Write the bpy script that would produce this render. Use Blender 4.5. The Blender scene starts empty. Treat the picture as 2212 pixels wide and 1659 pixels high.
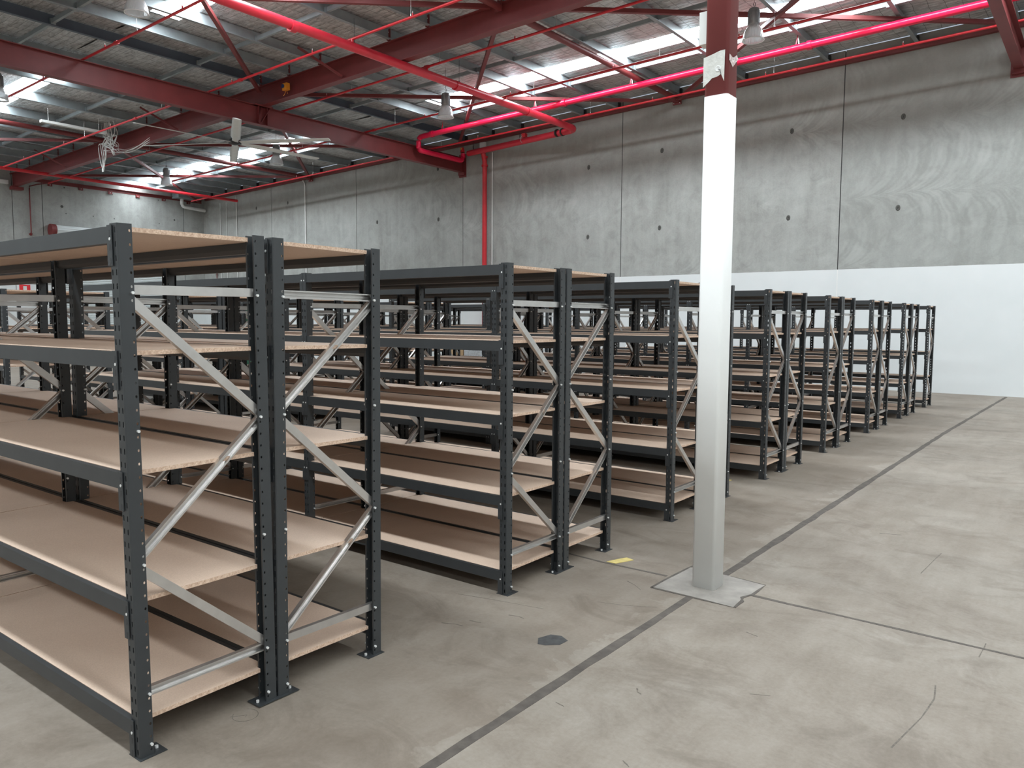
import bpy, bmesh, math, random
from mathutils import Vector, Matrix
random.seed(7)
PI = math.pi
sc = bpy.context.scene
COL = sc.collection

# ------------------------------------------------------------------ camera, world, exposure
CAM_POS = (2.8169, -1.3736, 1.6610)
YAW, PITCH, ROLL, FPX = 0.65413, -0.08132, 0.00569, 1682.2
cy_, sy_, cp_, sp_ = math.cos(YAW), math.sin(YAW), math.cos(PITCH), math.sin(PITCH)
fw = Vector((-sy_ * cp_, cy_ * cp_, sp_)); rt = Vector((cy_, sy_, 0)); up = rt.cross(fw)
r2 = math.cos(ROLL) * rt + math.sin(ROLL) * up
u2 = -math.sin(ROLL) * rt + math.cos(ROLL) * up
cd = bpy.data.cameras.new('camera'); cam = bpy.data.objects.new('camera', cd); COL.objects.link(cam)
M = Matrix((r2, u2, -fw)).transposed().to_4x4(); M.translation = Vector(CAM_POS)
cam.matrix_world = M
cd.sensor_fit = 'HORIZONTAL'; cd.sensor_width = 36.0; cd.lens = FPX / 2212 * 36.0
cd.clip_start = 0.05; cd.clip_end = 200
sc.camera = cam
w = bpy.data.worlds.new('world'); sc.world = w; w.use_nodes = True
w.node_tree.nodes['Background'].inputs[0].default_value = (0.75, 0.85, 1, 1)
w.node_tree.nodes['Background'].inputs[1].default_value = 0.6
sc.view_settings.view_transform = 'Standard'; sc.view_settings.look = 'None'
sc.view_settings.gamma = 1; sc.view_settings.use_curve_mapping = False
sc.view_settings.exposure = 0.0
SKY_POWER = 30.0

# ------------------------------------------------------------------ place: main dimensions
XW, YW = -31.70, 19.47            # left wall, back wall
XR, YF = 17.0, -13.0              # right and front walls, outside the frame
S = 0.0294                        # roof slope along x
Z0 = 8.49                         # roof lining height at x = 0
def zr(x, z0): return z0 + S * x

# ------------------------------------------------------------------ material helpers
def newmat(name):
    m = bpy.data.materials.new(name); m.use_nodes = True
    nt = m.node_tree; b = nt.nodes['Principled BSDF']
    return m, nt, b
class N:
    def __init__(s, nt): s.nt = nt
    def n(s, t, **k):
        o = s.nt.nodes.new(t)
        for a, v in k.items():
            if a == 'ins':
                for i, x in v.items(): o.inputs[i].default_value = x
            else: setattr(o, a, v)
        return o
    def l(s, a, b): s.nt.links.new(a, b)
    def math(s, op, a, b=None, c=None):
        o = s.nt.nodes.new('ShaderNodeMath'); o.operation = op
        for i, v in enumerate((a, b, c)):
            if v is None: continue
            if isinstance(v, (int, float)): o.inputs[i].default_value = v
            else: s.l(v, o.inputs[i])
        return o.outputs[0]
    def noise(s, vec, scale, detail=4, rough=.55, dist=0.0):
        o = s.n('ShaderNodeTexNoise'); o.inputs['Scale'].default_value = scale
        o.inputs['Detail'].default_value = detail; o.inputs['Roughness'].default_value = rough
        o.inputs['Distortion'].default_value = dist
        s.l(vec, o.inputs['Vector']); return o.outputs[0]
    def ramp(s, fac, stops):
        o = s.n('ShaderNodeValToRGB'); e = o.color_ramp.elements
        while len(e) < len(stops): e.new(0.5)
        for el, (p, c) in zip(e, stops): el.position = p; el.color = (*c, 1) if len(c) == 3 else c
        s.l(fac, o.inputs[0]); return o.outputs[0]
    def mix(s, fac, a, b, blend='MIX'):
        o = s.n('ShaderNodeMix', data_type='RGBA', blend_type=blend)
        for idx, v in ((0, fac), (6, a), (7, b)):
            if isinstance(v, (int, float)): o.inputs[idx].default_value = v
            elif isinstance(v, tuple): o.inputs[idx].default_value = (*v, 1)
            else: s.l(v, o.inputs[idx])
        return o.outputs[2]
    def mapping(s, vec, scale=(1, 1, 1), loc=(0, 0, 0), rot=(0, 0, 0)):
        o = s.n('ShaderNodeMapping'); o.inputs[3].default_value = scale; o.inputs[1].default_value = loc
        o.inputs[2].default_value = rot; s.l(vec, o.inputs[0]); return o.outputs[0]
    def bump(s, h, strength, dist, b):
        o = s.n('ShaderNodeBump'); o.inputs['Strength'].default_value = strength
        o.inputs['Distance'].default_value = dist; s.l(h, o.inputs['Height']); s.l(o.outputs[0], b.inputs['Normal'])

def paint(name, col, rough=.45, var=.12, metal=0.0, scale=6, bump=0.0, spec=None):
    m, nt, b = newmat(name); k = N(nt)
    tc = k.n('ShaderNodeTexCoord').outputs['Object']
    f = k.noise(tc, scale, 5)
    lo = tuple(c * (1 - var) for c in col); hi = tuple(min(1, c * (1 + var)) for c in col)
    k.l(k.ramp(f, [(.3, lo), (.7, hi)]), b.inputs['Base Color'])
    b.inputs['Roughness'].default_value = rough; b.inputs['Metallic'].default_value = metal
    if spec is not None: b.inputs['Specular IOR Level'].default_value = spec
    if bump: k.bump(f, bump, .01, b)
    return m

M_RACK = paint('rack_charcoal', (.034, .037, .039), .42, .10)
M_RACKD = paint('rack_inside', (.022, .025, .028), .5, .1)
M_GALV = paint('galvanised', (.60, .58, .56), .30, .08, metal=.85, scale=12)
M_BOLT = paint('zinc_bolt', (.80, .80, .78), .35, .05, metal=.3)
M_PURLIN = paint('purlin_galvanised', (.30, .34, .355), .45, .14, metal=.35, scale=3)
M_PURLIND = paint('purlin_blue', (.075, .095, .125), .5, .12, scale=3)
M_OXIDE = paint('red_oxide_paint', (.175, .030, .030), .5, .12, scale=2)
M_RED = paint('sprinkler_red', (.56, .020, .030), .35, .08)
M_MAG = paint('sprinkler_main_red', (.72, .010, .060), .28, .05)
M_MAIN = paint('sprinkler_feed_red', (.62, .028, .050), .33, .05)
M_WHITE = paint('white_metal', (.72, .73, .71), .45, .04)
M_PVC = paint('white_pvc', (.74, .74, .72), .4, .04)
M_COLW = paint('column_white', (.80, .80, .78), .45, .03, scale=3)
M_DARK = paint('dark_metal', (.03, .03, .032), .5, .1)
M_ORANGE = paint('orange_plastic', (.75, .28, .03), .4, .05)
M_GREEN = paint('green_plastic', (.03, .13, .08), .4, .1)
M_CARD = paint('cardboard', (.50, .34, .19), .8, .08)
M_YEL = paint('yellow_tape', (.62, .50, .18), .5, .1, scale=30)
M_RIB = paint('lamp_housing', (.30, .30, .31), .4, .1, metal=.6, scale=20)

def mat_board():
    m, nt, b = newmat('particleboard'); k = N(nt)
    tc = k.n('ShaderNodeTexCoord').outputs['Object']
    big = k.noise(tc, 3, 3); fine = k.noise(tc, 160, 4, .7)
    c = k.ramp(big, [(.3, (.63, .475, .37)), (.7, (.69, .53, .42))])
    c = k.mix(.22, c, k.ramp(fine, [(.35, (.36, .24, .16)), (.65, (.78, .62, .48))]))
    k.l(c, b.inputs['Base Color']); b.inputs['Roughness'].default_value = .7
    return m
M_BOARD = mat_board()
def mat_edge():
    m, nt, b = newmat('particleboard_edge'); k = N(nt)
    tc = k.n('ShaderNodeTexCoord').outputs['Object']
    a = k.noise(tc, 130, 3, .7); v = k.n('ShaderNodeTexVoronoi'); v.inputs['Scale'].default_value = 220; k.l(tc, v.inputs['Vector'])
    c = k.ramp(a, [(.3, (.40, .25, .17)), (.5, (.58, .41, .30)), (.68, (.72, .55, .42))])
    k.l(c, b.inputs['Base Color']); b.inputs['Roughness'].default_value = .85
    k.bump(a, .5, .003, b)
    return m
M_EDGE = mat_edge()

def mat_floor():
    m, nt, b = newmat('floor_concrete'); k = N(nt)
    tc = k.n('ShaderNodeTexCoord').outputs['Object']
    cloud = k.noise(k.mapping(tc, (.55, .8, 1)), .9, 7, .62, .6)
    mid = k.noise(tc, 3.2, 6, .65, .8)
    fine = k.noise(tc, 45, 5, .7)
    streak = k.noise(k.mapping(tc, (1.6, .28, 1), rot=(0, 0, 1.0)), 3.0, 6, .7)
    c = k.ramp(cloud, [(.32, (.155, .130, .106)), (.45, (.225, .200, .172)), (.57, (.285, .270, .245)), (.72, (.335, .320, .295))])
    c = k.mix(.42, c, k.ramp(mid, [(.32, (.135, .113, .092)), (.5, (.255, .235, .205)), (.68, (.36, .345, .32))]))
    c = k.mix(.25, c, k.ramp(streak, [(.35, (.17, .15, .12)), (.65, (.36, .345, .32))]))
    c = k.mix(.15, c, k.ramp(fine, [(.3, (.18, .17, .15)), (.7, (.47, .46, .44))]))
    # dark scuffs and little pits
    sc1 = k.noise(k.mapping(tc, (1, 3.2, 1), rot=(0, 0, .5)), 4.2, 9, .78, 1.2)
    c = k.mix(k.ramp(sc1, [(.66, (0, 0, 0)), (.74, (.5, .5, .5))]), c, (.10, .085, .07))
    v = k.n('ShaderNodeTexVoronoi', feature='DISTANCE_TO_EDGE'); v.inputs['Scale'].default_value = .55
    k.l(k.mapping(k.mix(.12, tc, k.n('ShaderNodeTexNoise').outputs[1]) if False else tc, (1, 1, 1)), v.inputs['Vector'])
    # worn traffic zone left of the long joint is browner, big pale and dark clouds everywhere
    sx = k.n('ShaderNodeSeparateXYZ'); k.l(tc, sx.inputs[0])
    edge = k.math('ADD', sx.outputs[0], k.math('MULTIPLY', k.math('SUBTRACT', mid, .5), .8))
    zone = k.math('MULTIPLY', k.math('LESS_THAN', edge, .80), .30)
    c = k.mix(zone, c, (.175, .146, .120))
    blot = k.noise(k.mapping(tc, (1, 1.4, 1), loc=(4, 1, 0)), 1.5, 8, .72, 1.0)
    c = k.mix(k.ramp(blot, [(.50, (0, 0, 0)), (.66, (.45, .45, .45))]), c, (.125, .105, .085))
    c = k.mix(1.0, c, (.97, .905, .84), 'MULTIPLY')
    k.l(c, b.inputs['Base Color'])
    k.l(k.ramp(mid, [(.3, (.50,) * 3), (.7, (.64,) * 3)]), b.inputs['Roughness'])
    b.inputs['Specular IOR Level'].default_value = .30
    k.bump(fine, .12, .004, b)
    return m
M_FLOOR = mat_floor()
M_PAD = paint('pad_concrete', (.285, .262, .235), .7, .18, scale=9, bump=.2)
M_JOINT = paint('joint_sealant', (.092, .078, .066), .75, .28, scale=14, bump=.4)
M_PATCHD = paint('dark_repair', (.06, .06, .06), .6, .3, scale=30)

def mat_wall(split=True, ringed=True, axis='X'):
    m, nt, b = newmat('wall_concrete_' + axis.lower()); k = N(nt)
    tc = k.n('ShaderNodeTexCoord').outputs['Object']
    sep = k.n('ShaderNodeSeparateXYZ'); k.l(tc, sep.inputs[0])
    x = sep.outputs[0] if axis == 'X' else sep.outputs[1]; z = sep.outputs[2]
    big = k.noise(tc, .55, 6, .6, .4); mid = k.noise(tc, 2.3, 7, .68, .7); fine = k.noise(tc, 26, 5, .7)
    vert = k.noise(k.mapping(tc, (2.2, 2.2, .22)), 1.6, 6, .6)
    c = k.ramp(big, [(.3, (.235, .24, .222)), (.52, (.345, .36, .338)), (.72, (.43, .45, .43))])
    c = k.mix(.45, c, k.ramp(mid, [(.30, (.175, .177, .165)), (.5, (.35, .36, .34)), (.70, (.50, .515, .495))]))
    c = k.mix(.26, c, k.ramp(vert, [(.35, (.22, .215, .195)), (.68, (.47, .475, .455))]))
    c = k.mix(.14, c, k.ramp(fine, [(.3, (.25, .25, .24)), (.7, (.56, .56, .55))]))
    if ringed:
        # sweeping trowel arcs: repeated half circles marching along the wall in two courses
        nz = k.noise(tc, .9, 3)
        zz = k.math('ADD', k.math('SUBTRACT', z, 3.05), k.math('MULTIPLY', k.math('SUBTRACT', nz, .5), .5))
        cell = k.math('FRACT', k.math('DIVIDE', zz, 1.75))
        dz = k.math('MULTIPLY', k.math('SUBTRACT', cell, .5), 1.75)
        rad = k.math('SQRT', k.math('MAXIMUM', k.math('SUBTRACT', .80, k.math('MULTIPLY', dz, dz)), 0.0))
        rowid = k.math('FLOOR', k.math('DIVIDE', zz, 1.75))
        u = k.math('ADD', k.math('SUBTRACT', x, rad), k.math('ADD', k.math('MULTIPLY', nz, .55), k.math('MULTIPLY', rowid, .37)))
        s1 = k.math('SINE', k.math('MULTIPLY', u, 13.0))
        s2 = k.math('SINE', k.math('MULTIPLY', u, 43.0))
        wv = k.math('ADD', k.math('MULTIPLY', s1, .5), k.math('MULTIPLY', s2, .3))
        wv = k.math('ADD', wv, k.math('MULTIPLY', k.math('SUBTRACT', mid, .5), 3.2))
        g = k.ramp(k.math('MULTIPLY_ADD', wv, .5, .5), [(.2, (.29, .30, .28)), (.5, (.41, .42, .40)), (.85, (.54, .55, .53))])
        msk = k.noise(k.mapping(tc, loc=(3.1, 0, 1.0)), .34, 2)
        side = k.math('MULTIPLY', k.math('GREATER_THAN', x, -2.78), .30) if axis == 'X' else k.math('MULTIPLY', x, 0.0)
        mm = k.math('ADD', k.math('MULTIPLY', k.math('MAXIMUM', k.math('SUBTRACT', msk, .42), 0.0), 1.6), side)
        brk = k.ramp(k.noise(k.mapping(tc, loc=(9, 2, 4)), 1.1, 4), [(.38, (0, 0, 0)), (.62, (1, 1, 1))])
        c = k.mix(k.math('MULTIPLY', brk, k.math('MINIMUM', mm, .42)), c, g)
        # the panel right of the last joint was cast a little darker
        if axis == 'X':
            c = k.mix(k.math('MULTIPLY', k.math('GREATER_THAN', x, -2.78), .30), c, (.27, .285, .27))
        # light falloff and shadow below the roof, painted in as a brown darkening
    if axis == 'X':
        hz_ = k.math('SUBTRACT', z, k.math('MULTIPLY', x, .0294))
        top_shade = k.ramp(k.math('ADD', k.math('DIVIDE', hz_, 9.0), k.math('MULTIPLY', k.math('SUBTRACT', big, .5), .12)), [(.70, (0, 0, 0)), (.80, (.38, .38, .38))])
        c = k.mix(top_shade, c, (.27, .25, .22))
    if split:
        wob = k.math('MULTIPLY', k.math('SUBTRACT', k.noise(tc, 5, 2), .5), .012)
        iswhite = k.math('LESS_THAN', k.math('ADD', z, wob), 2.998)
        wcol = k.ramp(k.noise(tc, 1.2, 3), [(.3, (.69, .72, .72)), (.7, (.73, .755, .755))])
        c = k.mix(iswhite, c, wcol)
        k.l(k.math('MULTIPLY_ADD', iswhite, -.25, .85), b.inputs['Roughness'])
        fine = k.math('MULTIPLY', fine, k.math('SUBTRACT', 1.0, iswhite))
    else:
        b.inputs['Roughness'].default_value = .85
    k.l(c, b.inputs['Base Color'])
    k.bump(fine, .25, .006, b)
    return m
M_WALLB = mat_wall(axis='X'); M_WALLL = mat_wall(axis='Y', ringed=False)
M_WALLP = paint('plain_painted_wall', (.62, .63, .62), .7, .06, scale=1)

def mat_foil():
    m, nt, b = newmat('roof_foil'); k = N(nt)
    tc = k.n('ShaderNodeTexCoord').outputs['Object']
    sep = k.n('ShaderNodeSeparateXYZ'); k.l(tc, sep.inputs[0])
    big = k.noise(tc, .5, 4, .6); wr = k.noise(k.mapping(tc, (1.0, 2.8, 1)), 3.4, 5, .65, .9)
    dust = k.noise(tc, 1.7, 6, .7)
    c = k.ramp(wr, [(.28, (.34, .335, .33)), (.5, (.66, .66, .655)), (.72, (.86, .87, .87))])
    c = k.mix(k.ramp(dust, [(.50, (0, 0, 0)), (.78, (.45, .45, .45))]), c, (.38, .345, .315))
    def lines(coord, pitch, wd):
        f = k.math('FRACT', k.math('DIVIDE', coord, pitch))
        return k.math('LESS_THAN', f, wd / pitch)
    jit = k.math('MULTIPLY', k.noise(tc, 1.3, 2), .12)
    xa = k.math('ADD', sep.outputs[0], jit); ya = k.math('ADD', sep.outputs[1], jit)
    ln = k.math('MAXIMUM', lines(xa, .30, .011), lines(ya, .15, .009))
    c = k.mix(k.math('MULTIPLY', ln, .75), c, (.07, .07, .07))
    k.l(c, b.inputs['Base Color']); b.inputs['Metallic'].default_value = .35; b.inputs['Roughness'].default_value = .42
    pil = k.math('MULTIPLY', k.math('ABSOLUTE', k.math('SINE', k.math('MULTIPLY', ya, PI / .15))), k.math('ABSOLUTE', k.math('SINE', k.math('MULTIPLY', xa, PI / .30))))
    h = k.math('ADD', k.math('MULTIPLY', pil, .6), k.math('MULTIPLY', wr, 2.2))
    k.bump(h, .85, .05, b)
    return m
M_FOIL = mat_foil()

def mat_emit(name, col, power):
    m, nt, b = newmat(name); k = N(nt)
    b.inputs['Base Color'].default_value = (*[c * .8 for c in col], 1)
    b.inputs['Emission Color'].default_value = (*col, 1)
    b.inputs['Emission Strength'].default_value = power
    return m
M_SKYL = mat_emit('skylight_sheet', (.875, .952, 1.0), SKY_POWER)
def mat_glass():
    m, nt, b = newmat('prismatic_glass'); k = N(nt)
    tc = k.n('ShaderNodeTexCoord').outputs['Object']
    b.inputs['Base Color'].default_value = (.86, .88, .90, 1); b.inputs['Roughness'].default_value = .25
    b.inputs['Transmission Weight'].default_value = .55; b.inputs['IOR'].default_value = 1.2
    wv = k.n('ShaderNodeTexWave'); wv.inputs['Scale'].default_value = 12; k.l(tc, wv.inputs['Vector'])
    k.bump(wv.outputs['Fac'], .3, .01, b)
    return m
M_GLASS = mat_glass()
def mat_slats():
    m, nt, b = newmat('roller_door_slats'); k = N(nt)
    b.inputs['Base Color'].default_value = (.66, .70, .70, 1); b.inputs['Roughness'].default_value = .45
    return m
M_SLAT = mat_slats()
M_SHRINK = paint('shrink_wrap', (.50, .52, .54), .25, .25, scale=20)

# ------------------------------------------------------------------ mesh helpers
class MB:
    def __init__(s): s.v = []; s.f = []; s.m = []; s.sm = []
    def add(s, vs, fs, mi=0, smooth=False):
        o = len(s.v); s.v += [tuple(v) for v in vs]
        for f in fs: s.f.append(tuple(i + o for i in f)); s.m.append(mi); s.sm.append(smooth)
    def box(s, x0, x1, y0, y1, z0, z1, mi=0):
        v = [(x, y, z) for z in (z0, z1) for y in (y0, y1) for x in (x0, x1)]
        s.add(v, [(0, 2, 3, 1), (4, 5, 7, 6), (0, 1, 5, 4), (2, 6, 7, 3), (0, 4, 6, 2), (1, 3, 7, 5)], mi)
    def sweep(s, prof, p0, p1, upv=(0, 0, 1), mi=0, smooth=False, caps=True):
        p0 = Vector(p0); p1 = Vector(p1); d = (p1 - p0).normalized()
        side = d.cross(Vector(upv)).normalized(); u = side.cross(d).normalized(); n = len(prof)
        vs = [p + side * a + u * b for p in (p0, p1) for a, b in prof]
        s.add(vs, [(i, (i + 1) % n, n + (i + 1) % n, n + i) for i in range(n)], mi, smooth)
        if caps: s.add(vs, [tuple(range(n))[::-1], tuple(range(n, 2 * n))], mi)
    def bar(s, p0, p1, wd, h, upv=(0, 0, 1), mi=0):
        s.sweep([(-wd / 2, -h / 2), (wd / 2, -h / 2), (wd / 2, h / 2), (-wd / 2, h / 2)], p0, p1, upv, mi)
    def tube(s, pts, r, n=10, mi=0, caps=True):
        pts = [Vector(p) for p in pts]; rings = []
        for i, p in enumerate(pts):
            a = pts[max(i - 1, 0)]; b = pts[min(i + 1, len(pts) - 1)]; d = (b - a).normalized()
            ref = Vector((0, 0, 1)) if abs(d.z) < .9 else Vector((1, 0, 0))
            sd = d.cross(ref).normalized(); uu = sd.cross(d).normalized()
            rr = r[i] if isinstance(r, (list, tuple)) else r
            rings.append([p + sd * rr * math.cos(2 * PI * j / n) + uu * rr * math.sin(2 * PI * j / n) for j in range(n)])
        vs = [v for ring in rings for v in ring]; fs = []
        for i in range(len(pts) - 1):
            for j in range(n): fs.append((i * n + j, i * n + (j + 1) % n, (i + 1) * n + (j + 1) % n, (i + 1) * n + j))
        s.add(vs, fs, mi, True)
        if caps: s.add(vs, [tuple(range(n))[::-1], tuple(range(len(vs) - n, len(vs)))], mi)
    def lathe(s, prof, c, n=24, mi=0):
        vs = [(c[0] + r * math.cos(2 * PI * j / n), c[1] + r * math.sin(2 * PI * j / n), c[2] + z) for r, z in prof for j in range(n)]
        s.add(vs, [(i * n + j, i * n + (j + 1) % n, (i + 1) * n + (j + 1) % n, (i + 1) * n + j) for i in range(len(prof) - 1) for j in range(n)], mi, True)
    def poly(s, pts, z0, z1, mi=0):
        n = len(pts); vs = [(x, y, z0) for x, y in pts] + [(x, y, z1) for x, y in pts]
        s.add(vs, [tuple(range(n))[::-1], tuple(range(n, 2 * n))] + [(i, (i + 1) % n, n + (i + 1) % n, n + i) for i in range(n)], mi)
    def mesh(s, name, mats):
        me = bpy.data.meshes.new(name); me.from_pydata(s.v, [], s.f)
        for m in (mats if isinstance(mats, (list, tuple)) else [mats]): me.materials.append(m)
        me.polygons.foreach_set('material_index', s.m); me.polygons.foreach_set('use_smooth', s.sm)
        me.validate(); me.update(); return me
    def obj(s, name, mats, parent=None, loc=None):
        o = bpy.data.objects.new(name, s.mesh(name, mats)); COL.objects.link(o)
        if parent: o.parent = parent
        if loc: o.location = loc
        return o
def recalc(me):
    bm = bmesh.new(); bm.from_mesh(me); bmesh.ops.recalc_face_normals(bm, faces=bm.faces); bm.to_mesh(me); bm.free()
def tag(o, label, cat, group=None, kind=None):
    o['label'] = label; o['category'] = cat
    if group: o['group'] = group
    if kind: o['kind'] = kind
    return o
def thing(name, label, cat, loc=(0, 0, 0), group=None, rot=None):
    o = bpy.data.objects.new(name, None); COL.objects.link(o); o.location = loc
    o.empty_display_size = .1
    if rot: o.rotation_euler = rot
    return tag(o, label, cat, group)
def link_mesh(name, me, parent, loc=(0, 0, 0), rot=None):
    o = bpy.data.objects.new(name, me); COL.objects.link(o); o.parent = parent; o.location = loc
    if rot: o.rotation_euler = rot
    return o
def struct(o): o['kind'] = 'structure'; return o
def copy_tree(o, parent=None):
    c = o.copy(); COL.objects.link(c)
    if parent: c.parent = parent
    for ch in o.children: copy_tree(ch, c)
    return c
ORD = ['zeroth', 'first', 'second', 'third', 'fourth', 'fifth', 'sixth', 'seventh', 'eighth', 'ninth', 'tenth', 'eleventh', 'twelfth',
       'thirteenth', 'fourteenth', 'fifteenth', 'sixteenth', 'seventeenth', 'eighteenth', 'nineteenth', 'twentieth', 'twenty-first',
       'twenty-second', 'twenty-third', 'twenty-fourth']

# ------------------------------------------------------------------ the shell
b = MB(); b.box(XW - .2, XR + .2, YF - .2, YW + .2, -.25, 0); struct(b.obj('floor', M_FLOOR))

# back wall: precast panels with sealed joints between them
PJ = [-26.38, -20.90, -15.37, -9.06, -2.775, 3.5, 9.8]
b = MB(); ed = [XW] + PJ + [XR]
for i in range(len(ed) - 1):
    x0 = ed[i] + (.012 if i else 0); x1 = ed[i + 1] - (.012 if i < len(ed) - 2 else 0)
    t0, t1 = zr(x0, Z0 - .02), zr(x1, Z0 - .02)
    v = [(x0, YW, 0), (x1, YW, 0), (x1, YW, t1), (x0, YW, t0), (x0, YW + .18, 0), (x1, YW + .18, 0), (x1, YW + .18, t1), (x0, YW + .18, t0)]
    b.add(v, [(0, 1, 2, 3), (5, 4, 7, 6), (4, 0, 3, 7), (1, 5, 6, 2), (3, 2, 6, 7), (4, 5, 1, 0)])
wb = struct(b.obj('wall_back', M_WALLB))
b = MB()
for x in PJ: b.box(x - .013, x + .013, YW + .014, YW + .05, 2.998, zr(x, Z0 - .05)); b.box(x - .013, x + .013, YW + .004, YW + .05, 0, 2.998, 1)
b.obj('joint_sealant', [M_DARK, M_COLW], wb)
# cast-in lifting recesses of the back wall
def recess_mesh():
    b = MB(); n = 16
    b.lathe([(.075, -.001), (.085, .004), (.055, .006), (.045, .001), (.0, .0)], (0, 0, 0), n)
    b.box(-.012, .012, -.03, .03, .0, .007, 1)
    me = b.mesh('lifting_recess', [paint('recess_dark', (.11, .11, .10), .8, .3, scale=40), M_DARK]); return me
REC = recess_mesh()
for x, z in [(-10.23, 6.38), (-16.55, 7.04), (-16.53, 5.26), (-10.23, 4.26), (-7.75, 6.58), (-7.78, 4.38), (-19.72, 5.39), (-25.22, 6.59),
             (-27.47, 6.55), (-4.06, 4.39), (-4.04, 6.61), (-1.40, 6.58), (-1.43, 4.43)]:
    link_mesh('lifting_recess', REC, wb, (x, YW - .001, z), (PI / 2, 0, 0)).scale = (.62, .85, 1)

# left wall
LJ = [11.31, 12.40, 18.45]
b = MB(); ed = [YF] + LJ + [YW]
for i in range(len(ed) - 1):
    y0 = ed[i] + (.012 if i else 0); y1 = ed[i + 1] - (.012 if i < len(ed) - 2 else 0)
    b.box(XW - .18, XW, y0, y1, 0, zr(XW, Z0 - .02))
wl = struct(b.obj('wall_left', M_WALLL))
b = MB()
for y in LJ: b.box(XW - .05, XW - .014, y - .013, y + .013, 0, zr(XW, Z0 - .05))
b.obj('joint_sealant', M_DARK, wl)
for y, z, s_ in [(13.26, 7.01, .5), (13.14, 6.23, 1), (13.29, 5.96, .4), (14.38, 5.97, .4), (15.21, 6.98, .4), (15.26, 5.96, .4), (16.24, 6.98, .4), (17.26, 7.0, .4), (17.27, 5.95, .4), (18.0, 6.19, .7)]:
    o = link_mesh('lifting_recess', REC, wl, (XW + .001, y, z), (0, PI / 2, 0)); o.scale = (s_ * .7, s_ * .7, 1)
b = MB(); b.box(XR, XR + .18, YF, YW, 0, zr(XR, Z0)); struct(b.obj('wall_right', M_WALLP))
b = MB(); b.box(XW, XR, YF - .18, YF, 0, zr(XR, Z0)); struct(b.obj('wall_front', M_WALLP))

# ceiling lining: sagging foil blanket, cut open along the translucent sheets
SKY_Y = [(-9.0, -8.35), (-1.20, -.55), (7.40, 8.05), (15.70, 16.35)]
bands = []; y = YF
for a, c in SKY_Y: bands.append((y, a)); y = c
bands.append((y, YW))
PX = [-30.9, -29.74, -28.5, -27.29, -26.08, -24.5, -22.95, -21.08, -19.1, -17.15, -15.2, -14.0, -12.78, -10.38, -9.18, -7.2, -5.3, -3.17, -1.18, .8, 2.8, 4.8, 6.8, 8.8, 10.8, 12.8, 14.8]
xs = [XW]
for i in range(len(PX) + 1):
    a = PX[i - 1] if i else XW; c = PX[i] if i < len(PX) else XR
    for q in range(1, 6): xs.append(a + (c - a) * q / 5)
def sag(x, y):
    a = max([p for p in [XW] + PX if p <= x + 1e-6]); c = min([p for p in PX + [XR] if p >= x - 1e-6])
    t = 0 if c - a < 1e-6 else (x - a) / (c - a)
    return .028 * math.sin(PI * t) * (1 + .5 * math.sin(y * 2.3 + a)) + .008 * math.sin(y * 5.1 + x * 3)
b = MB()
for a, c in bands:
    ny = max(2, int((c - a) / .35)); ys = [a + (c - a) * j / ny for j in range(ny + 1)]
    vs = [(x, yy, zr(x, Z0) - (sag(x, yy) if 0 < j < ny else 0)) for x in xs for j, yy in enumerate(ys)]
    n = ny + 1
    b.add(vs, [(i * n + j, i * n + j + 1, (i + 1) * n + j + 1, (i + 1) * n + j) for i in range(len(xs) - 1) for j in range(ny)], 0, True)
    # roof sheet on top gives the lining its thickness
    b.add([(XW, a, zr(XW, Z0) + .05), (XR, a, zr(XR, Z0) + .05), (XR, c, zr(XR, Z0) + .05), (XW, c, zr(XW, Z0) + .05)], [(0, 1, 2, 3)])
    for yy in (a, c):
        b.add([(XW, yy, zr(XW, Z0)), (XR, yy, zr(XR, Z0)), (XR, yy, zr(XR, Z0) + .05), (XW, yy, zr(XW, Z0) + .05)], [(0, 1, 2, 3)])
for a, c in SKY_Y:      # blanket carried across between the two runs of translucent sheets
    n = 8; ys = [a + (c - a) * j / n for j in range(n + 1)]; xx = [-18.7 + (18.7 - 13.55) * i / 20 for i in range(21)]
    vs = [(x, yy, zr(x, Z0) - sag(x, yy)) for x in xx for yy in ys]
    b.add(vs, [(i * (n + 1) + j, i * (n + 1) + j + 1, (i + 1) * (n + 1) + j + 1, (i + 1) * (n + 1) + j) for i in range(20) for j in range(n)], 0, True)
    b.add([(-18.7, a, zr(-18.7, Z0) + .05), (-13.55, a, zr(-13.55, Z0) + .05), (-13.55, c, zr(-13.55, Z0) + .05), (-18.7, c, zr(-18.7, Z0) + .05)], [(0, 1, 2, 3)])
    for x in (-18.7, -13.55): b.add([(x, a, zr(x, Z0)), (x, c, zr(x, Z0)), (x, c, zr(x, Z0) + .05), (x, a, zr(x, Z0) + .05)], [(0, 1, 2, 3)])
struct(b.obj('ceiling', M_FOIL))
for i, (a, c) in enumerate(SKY_Y):
    z = .045
    for q, (xa, xb) in enumerate(((XW, -18.7), (-13.55, XR))):
        b = MB(); b.add([(xa, a, zr(xa, Z0) + z), (xb, a, zr(xb, Z0) + z), (xb, c, zr(xb, Z0) + z), (xa, c, zr(xa, Z0) + z)], [(0, 3, 2, 1)])
        struct(b.obj('window_%d' % (2 * i + q + 1), M_SKYL))

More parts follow.
